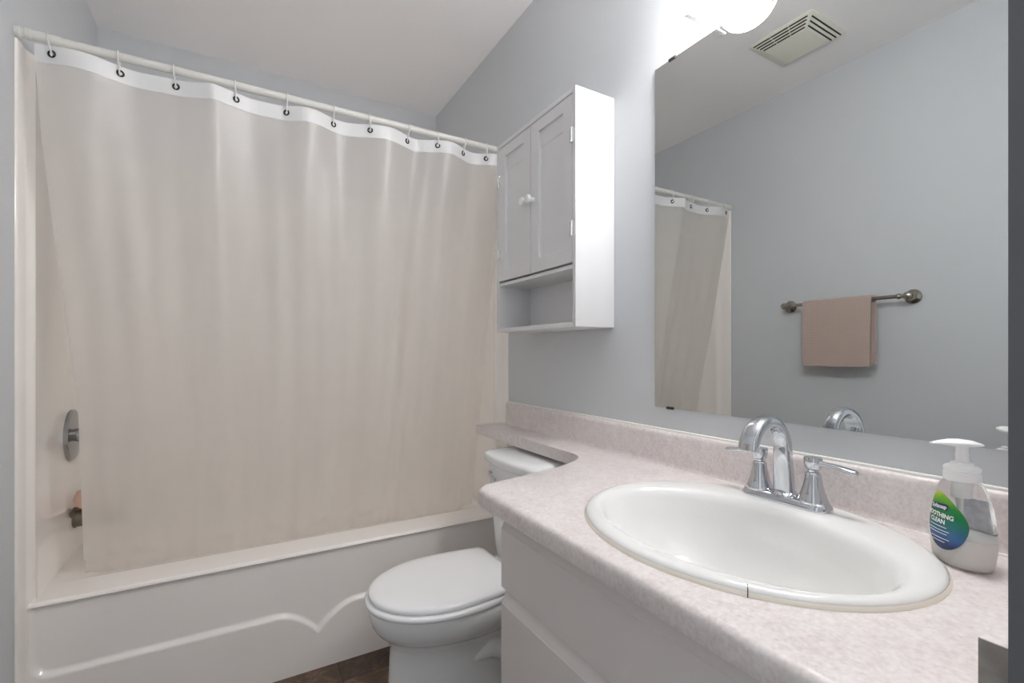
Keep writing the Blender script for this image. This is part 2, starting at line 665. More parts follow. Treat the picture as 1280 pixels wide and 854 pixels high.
# ================================================================== SHOWER CURTAIN ROD, RINGS, CURTAIN
RY, RZ = 1.75, 1.9865
rod = thing('curtain_rod', (0.24, RY, RZ), 'off-white tension rod spanning wall to wall over the bathtub', 'curtain rod')
bm = bmesh.new()
tube(bm, [(-0.44, RY, RZ), (0.985, RY, RZ)], 0.0115, 20)
obj('tube', bm, M['rod'], rod)
bm = bmesh.new()
tube(bm, [(-0.49, RY, RZ), (-0.42, RY, RZ)], 0.0135, 20)
obj('inner_sleeve', bm, M['rod'], rod)
for x0, s in ((XL, 1), (XR, -1)):
    bm = bmesh.new()
    lathe(bm, [(0.0135, 0.0), (0.0145, 0.004), (0.0145, 0.012), (0.0125, 0.014), (0.0125, 0.020), (0.0145, 0.022), (0.0145, 0.034), (0.012, 0.036)],
          (x0 + s * 0.0005, RY, RZ), (s, 0, 0), 24)
    obj('end_cap', bm, M['rod'], rod)

GX = [-0.435, -0.295, -0.163, -0.006, 0.141, 0.290, 0.414, 0.556, 0.672, 0.785, 0.890]
RX = [-0.447, -0.299, -0.169, -0.008, 0.142, 0.291, 0.412, 0.562, 0.676, 0.795, 0.890]
# header wave: control points (x, offset towards the room < 0)
WV = [(-0.52, 0.0), (-0.47, -0.012), (-0.385, -0.030), (-0.25, 0.012), (-0.17, 0.004), (-0.065, -0.020), (0.06, 0.012), (0.12, 0.010), (0.205, -0.024), (0.325, 0.020),
      (0.475, -0.026), (0.60, 0.022), (0.715, -0.028), (0.84, 0.022), (0.93, -0.014), (1.02, 0.01)]


def wave_at(x):
    for (x0, a), (x1, b2) in zip(WV[:-1], WV[1:]):
        if x0 <= x <= x1:
            t = (x - x0) / (x1 - x0)
            t = (1 - math.cos(PI * t)) / 2
            return a + (b2 - a) * t
    return 0.0


def xl_at(z):
    pts = [(0.25, -0.424), (0.43, -0.421), (0.94, -0.416), (1.23, -0.434), (1.71, -0.466), (1.96, -0.472)]
    for (a, p), (b2, q) in zip(pts[:-1], pts[1:]):
        if z <= b2:
            return p + (q - p) * (z - a) / (b2 - a)
    return pts[-1][1]


def curtain_pt(u, z):
    s = max(0.0, min(1.0, (1.93 - z) / 1.5))
    xl, xr = xl_at(z), 0.972 - 0.028 * s
    xt = -0.472 + (0.972 + 0.472) * u       # where this thread hangs on the rod
    x = xl + (xr - xl) * u
    base = RY - 0.004 + 0.242 * s
    amp = 1.0 - 0.62 * min(1, s * 1.15)
    y = base + wave_at(xt) * amp
    # soft secondary folds that grow downwards
    g = min(1, s * 2.2)
    y += g * 0.0120 * math.sin(2 * PI * (xt / 0.19 + 0.22 * s) + 0.6)
    y += g * 0.0070 * math.sin(2 * PI * (xt / 0.083) + 1.9 + 1.2 * s) * (0.45 + 0.55 * u)
    y += 0.024 * math.exp(-((u - 0.86 + 0.07 * s) / 0.022) ** 2) * g
    y -= 0.022 * math.exp(-((u - 0.925 + 0.05 * s) / 0.022) ** 2) * g
    y -= 0.010 * math.exp(-((u - 0.28) / 0.016) ** 2) * (1 - 0.6 * s)
    y -= 0.020 * math.exp(-((u - 0.765 + 0.06 * s) / 0.016) ** 2) * (0.35 + 0.65 * g)
    y += 0.014 * math.exp(-((u - 0.735 + 0.06 * s) / 0.016) ** 2) * g
    if z < 0.47:
        y = max(y, 1.985)
    return Vector((x, y, z))


cur = thing('shower_curtain', (0.25, 1.9, 0.3), 'frosted ivory vinyl shower curtain with white grommeted header, hanging into the bathtub', 'shower curtain')
bm = bmesh.new()
NU, NV = 320, 110
rows = []
for j in range(NV + 1):
    z = 0.30 + (1.955 - 0.30) * j / NV
    rows.append([bm.verts.new(curtain_pt(i / NU, z)) for i in range(NU + 1)])
for a, b2 in zip(rows[:-1], rows[1:]):
    for i in range(NU):
        bm.faces.new((a[i], a[i + 1], b2[i + 1], b2[i]))
obj('panel', bm, M['curtain'], cur, ang=80)
bm = bmesh.new()
rings = []
for i in range(NU + 1):
    u = i / NU
    ring = []
    for z, d in ((1.912, -0.0016), (1.936, -0.0018), (1.958, -0.0016), (1.958, 0.0016), (1.936, 0.0018), (1.912, 0.0016)):
        p = curtain_pt(u, z)
        p.y += d
        ring.append(p)
    rings.append(ring)
loft(bm, rings)
obj('header_band', bm, M['header'], cur, ang=80)


def hang_y(x):
    u = (x + 0.472) / 1.444
    p = curtain_pt(u, 1.937)
    q = curtain_pt(u + 0.004, 1.937)
    return p, (q - p).normalized()


for x in GX:
    p, t = hang_y(x)
    nrm = Vector((t.y, -t.x, 0))
    bm = bmesh.new()
    for sg in (1, -1):
        c = p + nrm * sg * 0.0022
        tube(bm, [c + t * 0.0075 * math.cos(2 * PI * k / 20) + Vector((0, 0, 0.0075 * math.sin(2 * PI * k / 20))) for k in range(20)], 0.0026, 8, closed=True)
    obj('grommet', bm, M['grommet'], cur, label='dark metal grommet')

ORD = ['leftmost', 'second', 'third', 'fourth', 'fifth', 'sixth', 'seventh', 'eighth', 'ninth', 'tenth', 'eleventh']
for i, (gx, rx) in enumerate(zip(GX, RX)):
    p, t = hang_y(gx)
    bm = bmesh.new()
    top = Vector((rx, RY, RZ))
    pts = []
    g = Vector((gx, p.y, p.z - 0.002))
    for k in range(13):      # over the rod
        a = math.radians(-20 + 220 * k / 12)
        pts.append(top + Vector((0, 0.0138 * math.cos(a), 0.0138 * math.sin(a))))
    pts.append(top.lerp(g, 0.42) + Vector((0, -0.012, 0)))
    pts.append(g + Vector((0, -0.009, 0.006)))
    pts.append(g + Vector((0, -0.004, -0.004)))
    pts.append(g + Vector((0, 0.006, -0.001)))
    pts.append(top.lerp(g, 0.55) + Vector((0, 0.012, 0)))
    tube(bm, pts, 0.0023, 8, closed=True)
    lab = ('clear plastic curtain ring on the rod, ' +
           ('leftmost, next to the left wall' if i == 0 else ('rightmost, next to the wall cabinet' if i == 10 else ORD[i] + ' from the left wall')))
    tag(obj('curtain_ring', bm, M['ring'], loc=tuple(top)), lab, 'curtain ring', 'curtain rings on the shower rod')

# ================================================================== WALL CABINET
CX, CY0, CY1, CZ0, CZ1 = 0.85, 1.095, 1.578, 1.207, 1.912
cab = thing('wall_cabinet', (0.925, 1.337, CZ0), 'white two-door wall cabinet with open bottom shelf, on the wall above the toilet', 'cabinet')
t = 0.015
SH = 1.392
bm = nb(CX, XR - 0.001, CY0, CY0 + t, CZ0 + 0.0005, CZ1)
obj('side_panel', bm, M['cabinet'], cab, bev=0.001)
bm = nb(CX, XR - 0.001, CY1 - t, CY1, CZ0 + 0.0005, CZ1)
obj('side_panel', bm, M['cabinet'], cab, bev=0.001)
obj('top_panel', nb(CX, XR - 0.001, CY0 + t, CY1 - t, CZ1 - t, CZ1), M['cabinet'], cab, bev=0.001)
obj('bottom_panel', nb(CX, XR - 0.001, CY0 + t, CY1 - t, CZ0, CZ0 + t), M['cabinet'], cab, bev=0.001)
obj('shelf', nb(CX + 0.004, XR - 0.006, CY0 + t, CY1 - t, SH - 0.012, SH), M['cabinet'], cab, bev=0.001)
obj('back_panel', nb(XR - 0.008, XR - 0.002, CY0 + t, CY1 - t, CZ0 + t, CZ1 - t), M['cabinet'], cab, flat=True)
dz0, dz1 = SH + 0.006, 1.894


def yz(x, y0, y1, z0, z1):
    return [(x, y0, z0), (x, y1, z0), (x, y1, z1), (x, y0, z1)]


for y0, y1, hinge_s, kn in ((CY0 + t + 0.002, 1.3375, 0, 1.3375 - 0.016), (1.3410, CY1 - t - 0.002, 1, 1.3415 + 0.016)):
    st = 0.046
    zi0, zi1 = dz0 + 0.044, 1.856
    bm = bmesh.new()
    c = 0.0012
    loft(bm, [yz(CX + 0.017, y0, y1, dz0, dz1), yz(CX + c, y0, y1, dz0, dz1), yz(CX, y0 + c, y1 - c, dz0 + c, dz1 - c),
              yz(CX, y0 + st - c, y1 - st + c, zi0 - c, zi1 + c), yz(CX + c, y0 + st, y1 - st, zi0, zi1), yz(CX + 0.008, y0 + st, y1 - st, zi0, zi1)], cap1=False)
    d = obj('door', bm, M['cabinet'], cab, ang=20)
    bm = bmesh.new()
    i0, i1, k0, k1 = y0 + st - 0.001, y1 - st + 0.001, zi0 - 0.001, zi1 + 0.001
    loft(bm, [yz(CX + 0.014, i0, i1, k0, k1), yz(CX + 0.0065, i0, i1, k0, k1), yz(CX + 0.0065, i0 + 0.002, i1 - 0.002, k0 + 0.002, 1.806), yz(CX + 0.0095, i0 + 0.003, i1 - 0.003, k0 + 0.003, 1.803)])
    obj('door_panel', bm, M['cabinet'], d, ang=20)
    bm = bmesh.new()
    lathe(bm, [(0.0075, -0.001), (0.0065, 0.008), (0.0075, 0.014), (0.0135, 0.018), (0.0145, 0.023), (0.012, 0.029), (0.001, 0.031)], (CX, kn, 1.640), (-1, 0, 0), 24)
    obj('knob', bm, M['white_plastic'], d)
    hy = CY0 + t + 0.001 if hinge_s == 0 else CY1 - t - 0.001
    for hz in (1.772, 1.497):
        bm = bmesh.new()
        tube(bm, [(CX - 0.003, hy, hz - 0.022), (CX - 0.003, hy, hz + 0.022)], 0.0032, 10)
        box(bm, CX - 0.0012, CX + 0.0008, hy - 0.011, hy + 0.011, hz - 0.021, hz + 0.021)
        obj('hinge', bm, M['hinge'], d)

# ================================================================== MIRROR
mir = thing('wall_mirror', (XR, 0.52, 0.982), 'large frameless wall mirror above the sink', 'mirror')
MX = XR - 0.005
obj('glass', nb(MX, XR - 0.0005, 0.1105, 0.928, 0.982, 1.910), M['mirror'], mir, flat=True)
for y, z in ((0.868, 1.910), (0.875, 0.982), (0.20, 1.910), (0.20, 0.982)):
    bm = nb(MX - 0.003, XR - 0.0005, y - 0.011, y + 0.011, z - (0.004 if z > 1 else 0.003), z + (0.003 if z > 1 else 0.004))
    obj('clip', bm, M['dark_clip'], mir, bev=0.0008)

# ================================================================== VANITY LIGHT (above the mirror)
LY = [0.695, 0.510, 0.325]
lt = thing('vanity_light', (XR, 0.5, 1.95), 'white wall light with frosted glass bowl shades above the mirror', 'light')
bm = nb(0.972, XR - 0.0005, 0.235, 0.765, 1.955, 2.045)
obj('backplate', bm, M['white_plastic'], lt, bev=0.006, seg=3)
for y in LY:
    bm = bmesh.new()
    rings = []
    for k in range(13):
        a = -PI / 2 + PI * k / 12
        rr = math.cos(a)
        yy = y + 0.069 * math.sin(a)
        rings.append([(0.930 + 0.050 * max(rr, 0.02) * math.cos(2 * PI * q / 24) , yy, 1.972 + 0.060 * max(rr, 0.02) * math.sin(2 * PI * q / 24)) for q in range(24)])
    loft(bm, rings)
    sh = obj('shade', bm, M['lamp'], lt, label='glowing frosted glass shade')
    for s in (-1, 1):
        bm = nb(0.925, 0.972, y + s * 0.066 - 0.002, y + s * 0.066 + 0.010, 1.936, 1.939)
        box(bm, 0.969, 0.972, y + s * 0.066 - 0.002, y + s * 0.066 + 0.010, 1.936, 1.960)
        obj('clip', bm, M['hinge'], sh)

# ================================================================== COUNTERTOP
ZT, ZB = 0.830, 0.7925


def arc(cx, cy, r, a0, a1, n):
    return [(cx + r * math.cos(math.radians(a0 + (a1 - a0) * k / n)), cy + r * math.sin(math.radians(a0 + (a1 - a0) * k / n))) for k in range(n + 1)]


out = [(0.9995, 0.1105)]
out += [(0.9995, 1.7485), (0.9865, 1.752), (0.984, 1.790), (0.866, 1.790)]
out += [(0.866, 1.145)]
out += [(0.8645, 1.118), (0.857, 1.094), (0.843, 1.073), (0.820, 1.054), (0.79, 1.0375), (0.755, 1.0225), (0.72, 1.009), (0.68, 0.999), (0.62, 0.985)]
out += [(0.485, 0.958), (0.470, 0.953), (0.460, 0.942), (0.4565, 0.927)]
out += [(0.4565, 0.1105)]
EX, EY, EA, EB = 0.735, 0.507, 0.237, 0.274
hole = [(EX + (EA - 0.02) * math.cos(2 * PI * k / 64), EY + (EB - 0.02) * math.sin(2 * PI * k / 64)) for k in range(64)]
prof = [(0.004, ZB), (0.001, ZB + 0.002), (0.0, ZB + 0.006), (0.0, ZT - 0.0129), (0.0008, ZT - 0.0085), (0.0030, ZT - 0.0042), (0.0070, ZT - 0.0012), (0.012, ZT)]


def ring_at(ins, z):
    q = offset_poly(out, ins)
    q2 = offset_poly(out, ins * 0.10)
    pts = []
    for (x, y), (u, w), (px, py) in zip(q, q2, out):
        if px < 0.475:             # rounded nose only along the front edge
            pts.append((x, y if py > 0.12 else py, z))
        else:                      # crisp cut edges elsewhere
            zz = ZT - (ZT - z) * 0.10 if z > ZT - 0.013 and z < ZT else z
            pts.append((min(u, 0.9995) if px > 0.998 else u, w if py > 0.12 else py, zz))
    return pts


bm = bmesh.new()
vr = loft(bm, [ring_at(i, z) for i, z in prof], cap0=False, cap1=False)
for ring, z in ((vr[-1], ZT), (vr[0], ZB)):
    hv = [bm.verts.new((x, y, z)) for x, y in hole]
    es = []
    for L in (ring, hv):
        for i in range(len(L)):
            e = bm.edges.get((L[i], L[(i + 1) % len(L)])) or bm.edges.new((L[i], L[(i + 1) % len(L)]))
            es.append(e)
    bmesh.ops.triangle_fill(bm, use_beauty=True, use_dissolve=False, edges=es)
    if z == ZT:
        ht = hv
    else:
        hb = hv
for i in range(64):
    bm.faces.new((ht[i], ht[(i + 1) % 64], hb[(i + 1) % 64], hb[i]))
ctop = thing('countertop', (0.72, 0.6, ZB), 'pinkish beige mottled laminate countertop with banjo ledge over the toilet tank', 'countertop')
obj('top', bm, M['laminate'], ctop, ang=40)
# backsplash along the wall, rounded top, coved foot
bm = bmesh.new()
pf = [(0.9995, ZT), (0.972, ZT + 0.0005), (0.977, ZT + 0.002), (0.9795, ZT + 0.006), (0.980, ZT + 0.012), (0.980, 0.909), (0.9815, 0.916), (0.985, 0.9205), (0.990, 0.922), (0.9995, 0.922)]
loft(bm, [[(x, y, z) for x, z in pf] for y in (0.1105, 1.742)])
obj('backsplash', bm, M['laminate'], ctop, ang=40)
bm = nb(0.9885, 0.9993, 0.1105, 1.742, 0.9208, 0.9262)
obj('caulk_line', bm, M['caulk'], ctop, bev=0.0015, label='white caulk line')
# side splash against the wall by the door
bm = nb(0.4755, 0.979, 0.1105, 0.129, ZT, 0.917)
obj('side_splash', bm, M['laminate'], ctop, bev=0.0015)
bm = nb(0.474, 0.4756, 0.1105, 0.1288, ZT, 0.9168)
obj('end_cap', bm, M['end_cap'], ctop, flat=True, label='grey brown end strip with shade in its colour')

# ================================================================== VANITY CABINET
van = thing('vanity_cabinet', (0.74, 0.5, 0), 'white flat-front vanity cabinet under the countertop', 'cabinet')
VX, VY0, VY1 = 0.490, 0.1105, 0.890
bm = nb(VX + 0.030, XR - 0.001, VY1 - 0.016, VY1, 0.0, ZB - 0.0005)
obj('side_panel', bm, M['vanity'], van, bev=0.001)
bm = nb(VX + 0.030, XR - 0.001, VY0, VY0 + 0.016, 0.0, ZB - 0.0005)
obj('side_panel', bm, M['vanity'], van, bev=0.001)
bm = nb(VX + 0.030, VX + 0.046, VY0 + 0.016, VY1 - 0.016, 0.10, 0.60)
box(bm, VX + 0.030, VX + 0.046, VY0 + 0.016, VY1 - 0.016, 0.60, ZB - 0.0005)
obj('face_frame', bm, M['vanity'], van, flat=True)
obj('toe_kick', nb(VX + 0.075, VX + 0.09, VY0 + 0.016, VY1 - 0.016, 0.0, 0.10), M['vanity'], van, flat=True)

def front(y0, y1, z0, z1, name, ch=0.030):
    """flat front whose top edge is cut back as a finger pull"""
    bm = bmesh.new()
    p = [(VX + 0.0295, z0), (VX + 0.002, z0), (VX, z0 + 0.002), (VX, z1 - ch), (VX + 0.002, z1 - ch + 0.002), (VX + 0.003, z1 - ch + 0.005), (VX + 0.016, z1 - 0.002), (VX + 0.018, z1), (VX + 0.0295, z1)]
    loft(bm, [[(x, y, z) for x, z in p] for y in (y0, y1)])
    return obj(name, bm, M['vanity'], van, ang=15)


front(VY0, VY1, 0.625, 0.788, 'drawer_front', 0.036)
front(VY0, 0.4965, 0.105, 0.6215, 'door')
front(0.4995, VY1, 0.105, 0.6215, 'door')

# ================================================================== SINK
snk = thing('sink', (EX, EY, 0.70), 'oval white drop-in sink with a wide rim set in the countertop', 'sink')


def ell(cx, cy, a, b2, z, n=72):
    return [(cx + a * math.cos(2 * PI * k / n), cy + b2 * math.sin(2 * PI * k / n), z) for k in range(n)]


bm = bmesh.new()
IX = 0.7015
IY = 0.504
rg = [ell(EX, EY, EA - 0.022, EB - 0.022, ZT - 0.012), ell(EX, EY, EA - 0.021, EB - 0.021, ZT - 0.002),
      ell(EX, EY, EA - 0.002, EB - 0.002, ZT + 0.0006), ell(EX, EY, EA, EB, ZT + 0.003), ell(EX, EY, EA - 0.0015, EB - 0.0015, ZT + 0.0075),
      ell(EX, EY, EA - 0.006, EB - 0.006, ZT + 0.0108), ell(EX, EY, EA - 0.014, EB - 0.014, ZT + 0.0125)]
rg += [ell(IX + 0.003, IY, 0.1805, 0.2510, ZT + 0.0122), ell(IX, IY, 0.1730, 0.2455, ZT + 0.0112), ell(IX, IY, 0.1675, 0.2410, ZT + 0.0085), ell(IX, IY, 0.1625, 0.2355, ZT + 0.003), ell(IX, IY, 0.158, 0.230, ZT - 0.006),
       ell(IX + 0.006, IY, 0.147, 0.212, ZT - 0.04), ell(IX + 0.015, IY, 0.127, 0.182, ZT - 0.08), ell(IX + 0.018, IY, 0.096, 0.138, ZT - 0.115),
       ell(IX + 0.028, IY, 0.062, 0.085, ZT - 0.135), ell(IX + 0.028, IY, 0.024, 0.024, ZT - 0.142)]
loft(bm, rg, cap0=False, cap1=True)
obj('bowl', bm, M['basin'], snk, ang=70)
# aged cream caulk bead round the rim
bm = bmesh.new()
cb = [ell(EX, EY, EA + 0.0022, EB + 0.0022, ZT + 0.0002), ell(EX, EY, EA + 0.0014, EB + 0.0014, ZT + 0.0030), ell(EX, EY, EA - 0.0005, EB - 0.0005, ZT + 0.0058)]
loft(bm, cb, cap0=False, cap1=False)
cbo = obj('caulk_bead', bm, M['cream_rim'], snk, ang=70, label='yellowed caulk bead')
a = math.radians(214)
bm = bmesh.new()
for k, (da, rad) in enumerate(((0, 0.0),)):
    px_, py_ = EX + EA * math.cos(a), EY + EB * math.sin(a)
    dx, dy = math.cos(a), math.sin(a)
    tube(bm, [(px_ - dx * 0.009, py_ - dy * 0.009, ZT + 0.0117), (px_ - dx * 0.002, py_ - dy * 0.002, ZT + 0.0076), (px_ + dx * 0.0008, py_ + dy * 0.0008, ZT + 0.0045), (px_ + dx * 0.0038, py_ + dy * 0.0038, ZT + 0.0006)], 0.0007, 6)
obj('caulk_split', bm, M['dark_clip'], snk, label='dark split in the caulk')
bm = bmesh.new()
lathe(bm, [(0.023, -0.001), (0.023, 0.002), (0.017, 0.003), (0.016, 0.0005), (0.001, 0.001)], (IX + 0.028, IY, ZT - 0.1415), (0, 0, 1), 24)
obj('drain', bm, M['chrome'], snk, label='chrome drain')

# ================================================================== FAUCET
FX, FY, FZ = 0.917, 0.525, ZT + 0.0118
fau = thing('faucet', (FX, FY, FZ), 'chrome two-handle arched faucet on the back of the sink', 'faucet')


def stadium(hx, hy, z, n=14, cx=FX, cy=FY):
    r = hx
    pts = []
    for s, a0 in ((1, 0), (-1, 180)):
        for k in range(n + 1):
            a = math.radians(a0 + 180 * k / n)
            pts.append((cx + r * math.cos(a), cy + s * (hy - r) + r * math.sin(a), z))
    return pts


bm = bmesh.new()
loft(bm, [stadium(0.0265, 0.083, FZ - 0.001), stadium(0.0275, 0.084, FZ + 0.003), stadium(0.0255, 0.082, FZ + 0.008), stadium(0.0225, 0.079, FZ + 0.013), stadium(0.0205, 0.077, FZ + 0.0145)])
obj('deck_plate', bm, M['chrome'], fau, ang=40)
# spout: rounded-rectangle section swept over an arch towards the bowl
path = []
zc0 = 0.947
rad = 0.054
for k in range(9):
    path.append((FX - 0.002 - 0.006 * k / 8, FZ + 0.010 + (zc0 - FZ - 0.010) * k / 8))
cx0 = FX - 0.008 - rad
for k in range(1, 23):
    a = math.radians(174 * k / 22)
    path.append((cx0 + rad * math.cos(a), zc0 + rad * math.sin(a)))
bm = bmesh.new()
rings = []
for i, (x, z) in enumerate(path):
    x0, z0 = path[max(i - 1, 0)]
    x1, z1 = path[min(i + 1, len(path) - 1)]
    tx, tz = x1 - x0, z1 - z0
    l = math.hypot(tx, tz)
    tx, tz = tx / l, tz / l
    nx, nz = tz, -tx          # points to the outside of the arch
    f = i / (len(path) - 1)
    hw = 0.0185 - 0.0045 * min(1, f * 2.6) + 0.004 * max(0, (f - 0.5) * 2)
    ht_ = 0.0150 - 0.0030 * min(1, f * 2.6) - 0.0010 * f
    ring = []
    for k in range(28):
        a = 2 * PI * k / 28
        e = 0.62
        cx_, sy_ = math.cos(a), math.sin(a)
        u = math.copysign(abs(cx_) ** e, cx_) * ht_
        v = math.copysign(abs(sy_) ** (0.75), sy_) * hw
        ring.append((x + nx * u, FY + v, z + nz * u))
    rings.append(ring)
loft(bm, rings)
spt = obj('spout', bm, M['chrome'], fau, ang=50)
x, z = path[-1]
bm = bmesh.new()
lathe(bm, [(0.0085, 0.004), (0.0085, -0.0015), (0.007, -0.002), (0.001, -0.001)], (x, FY, z), (0.1, 0, 1), 20)
obj('aerator', bm, M['chrome'], spt)
bm = bmesh.new()
lathe(bm, [(0.0245, 0.0), (0.0235, 0.004), (0.020, 0.007), (0.019, 0.009)], (FX - 0.002, FY, FZ + 0.0135), (0, 0, 1), 32)
obj('spout_collar', bm, M['chrome'], fau)
for s in (1, -1):
    hy = FY + s * 0.0515
    bm = bmesh.new()
    lathe(bm, [(0.0245, 0.012), (0.0250, 0.016), (0.0240, 0.019), (0.0210, 0.027), (0.0175, 0.038), (0.0148, 0.050), (0.0132, 0.060), (0.0135, 0.064), (0.0115, 0.067), (0.0085, 0.069), (0.0085, 0.074)],
          (FX, hy, FZ), (0, 0, 1), 36)
    hb_ = obj('handle_base', bm, M['chrome'], fau, ang=50)
    bm = bmesh.new()
    lathe(bm, [(0.0095, 0.072), (0.0135, 0.076), (0.0150, 0.084), (0.0155, 0.092), (0.0145, 0.0945), (0.001, 0.095)], (FX, hy, FZ), (0, 0, 1), 32)
    hd = obj('handle', bm, M['chrome'], fau, ang=40)
    bm = bmesh.new()
    rings = []
    for k, (d, w, h, dz) in enumerate(((0.010, 0.0068, 0.0055, 0), (0.020, 0.0055, 0.0042, 0.0008), (0.034, 0.0066, 0.0042, 0.0004), (0.050, 0.0088, 0.0046, -0.0015), (0.063, 0.0098, 0.0050, -0.0035), (0.070, 0.0092, 0.0048, -0.0045), (0.0738, 0.0070, 0.0036, -0.0052), (0.0752, 0.003, 0.0015, -0.0056))):
        rings.append([(FX - 0.002 + w * math.cos(2 * PI * q / 18), hy + s * d, FZ + 0.085 + dz + h * math.sin(2 * PI * q / 18)) for q in range(18)])
    loft(bm, rings)
    obj('lever', bm, M['chrome'], hd, ang=50)

# ================================================================== SOAP BOTTLE
SX, SY, SZ = 0.888, 0.258, ZT + 0.0008
AN = math.radians(37)
fwd = Vector((-math.cos(AN), math.sin(AN), 0))     # the label faces this way
rgt = Vector((-math.sin(AN), -math.cos(AN), 0))    # reading direction
soap = thing('soap_bottle', (SX, SY, ZT), 'clear pump soap bottle with green and blue leaf-shaped label, half full, right of the faucet', 'soap bottle')
BP = [(0.000, 0.034, 0.024), (0.003, 0.0385, 0.0275), (0.010, 0.0405, 0.0290), (0.030, 0.0440, 0.0300), (0.045, 0.0450, 0.0300), (0.065, 0.0430, 0.0285), (0.085, 0.0390, 0.0265),
      (0.100, 0.0340, 0.0245), (0.110, 0.0275, 0.0220), (0.1155, 0.0215, 0.0195), (0.119, 0.0175, 0.0172), (0.124, 0.0165, 0.0165)]


def bprof(h):
    for (a, p, q), (b2, p2, q2) in zip(BP[:-1], BP[1:]):
        if h <= b2:
            t = (h - a) / (b2 - a)
            return p + (p2 - p) * t, q + (q2 - q) * t
    return BP[-1][1:]


def bring(h, ins=0.0, n=48):
    w, d = bprof(h)
    w -= ins
    d -= ins
    return [Vector((SX, SY, SZ + h)) + rgt * w * math.cos(2 * PI * k / n) + fwd * d * math.sin(2 * PI * k / n) for k in range(n)]


def bsurf(s, h, lift):
    w, d = bprof(h)
    s = max(-w * 0.985, min(w * 0.985, s))
    f = d * math.sqrt(1 - (s / w) ** 2)
    nrm = (rgt * (s / w ** 2) + fwd * (f / d ** 2)).normalized()
    return Vector((SX, SY, SZ + h)) + rgt * s + fwd * f + nrm * lift


HS = [0, 0.0015, 0.003, 0.006, 0.010, 0.02, 0.03, 0.038, 0.045, 0.055, 0.065, 0.075, 0.085, 0.093, 0.100, 0.105, 0.110, 0.113, 0.1155, 0.119, 0.124]
bm = bmesh.new()
loft(bm, [bring(h) for h in HS])
bot = obj('bottle', bm, M['bottle'], soap, ang=60)
bm = bmesh.new()
HL = [0.002, 0.004, 0.008, 0.015, 0.025, 0.035, 0.043]
loft(bm, [bring(h, 0.0012) for h in HL])
obj('liquid_soap', bm, M['liquid'], soap, ang=60, label='milky white liquid soap')
bm = bmesh.new()
tube(bm, [(SX, SY, SZ + 0.02), (SX, SY, SZ + 0.075), (SX, SY, SZ + 0.092)], 0.0028, 12)
lathe(bm, [(0.0028, 0.092), (0.010, 0.093), (0.0105, 0.121), (0.004, 0.1225)], (SX, SY, SZ), (0, 0, 1), 24)
obj('dip_tube', bm, M['pump'], soap)
# leaf-shaped label: pointed at the top left, round below
LC = 0.0565


def leaf(k, n):
    a = 2 * PI * k / n
    ca, sa = math.cos(a), math.sin(a)
    # teardrop in its own axes, tip up, leaning left
    r = 1.0
    u = 0.0295 * ca * (1 - 0.05 * max(0, sa) ** 2)
    v = 0.0355 * sa + (0.007 * max(0, sa) ** 3)
    u -= 0.0115 * max(0, sa) ** 2.5 - 0.001
    return u + 0.0045, LC + v


def ring_label(sc, n=64):
    cx_, cz_ = 0.0035, LC
    return [(cx_ + (leaf(k, n)[0] - cx_) * sc, cz_ + (leaf(k, n)[1] - cz_) * sc) for k in range(n)]


bm = bmesh.new()
rr = [[bsurf(s, h, 0.0004) for s, h in ring_label(sc)] for sc in (1.0, 0.8, 0.6, 0.4, 0.2, 0.03)]
rr.insert(0, [bsurf(s, h, -0.0002) for s, h in ring_label(1.0)])
loft(bm, rr, cap0=False)
lab = obj('label', bm, M['label'], soap, ang=60, label='green and blue leaf-shaped label')
lab.data.name = 'label'


def text_bm(txt, size, bold=0.0):
    cu = bpy.data.curves.new('lettering', 'FONT')
    cu.body = txt
    cu.size = size
    cu.align_x = 'CENTER'
    cu.offset = bold
    cu.resolution_u = 3
    o = bpy.data.objects.new('lettering', cu)
    COL.objects.link(o)
    dg = bpy.context.evaluated_depsgraph_get()
    me = bpy.data.meshes.new_from_object(o.evaluated_get(dg))
    bm = bmesh.new()
    bm.from_mesh(me)
    bpy.data.objects.remove(o)
    bpy.data.curves.remove(cu)
    bpy.data.meshes.remove(me)
    bmesh.ops.triangulate(bm, faces=bm.faces)
    return bm


def put_text(txt, size, s0, h0, m, lift, tilt=0.0, bold=0.0, name='lettering'):
    bm = text_bm(txt, size, bold)
    for v in bm.verts:
        x, y = v.co.x, v.co.y
        v.co = bsurf(s0 + x, h0 + y + tilt * x, lift)
    return obj(name, bm, m, lab, flat=True)


bm = bmesh.new()
rings = []
for k in range(13):
    s = -0.0185 + 0.030 * k / 12
    hh = 0.0043 if 0 < k < 12 else 0.003
    rings.append([bsurf(s, 0.0785 + 0.10 * (s + 0.004) + q, l) for q, l in ((-hh, 0.0005), (-hh, 0.0008), (hh, 0.0008), (hh, 0.0005))])
loft(bm, rings)
obj('name_panel', bm, M['ink_navy'], lab)
put_text('Softsoap', 0.0078, -0.0035, 0.0765, M['ink_white'], 0.0011, 0.10, 0.0002)
put_text('SOOTHING', 0.0086, -0.002, 0.0645, M['ink_white'], 0.0008, 0.0, 0.00025)
put_text('CLEAN', 0.0086, -0.004, 0.0560, M['ink_white'], 0.0008, 0.0, 0.00025)
bm = bmesh.new()
for h, s0, s1 in ((0.0515, -0.018, 0.012), (0.0465, -0.020, 0.016), (0.0425, -0.018, 0.013), (0.0355, -0.014, 0.016), (0.0310, -0.013, 0.010)):
    rings = []
    for k in range(9):
        s = s0 + (s1 - s0) * k / 8
        rings.append([bsurf(s, h - 0.0004, 0.0007), bsurf(s, h + 0.0004, 0.0007)])
    vr = [[bm.verts.new(p) for p in r] for r in rings]
    for a_, b_ in zip(vr[:-1], vr[1:]):
        bm.faces.new((a_[0], b_[0], b_[1], a_[1]))
obj('small_print', bm, M['ink_white'], lab, flat=True)
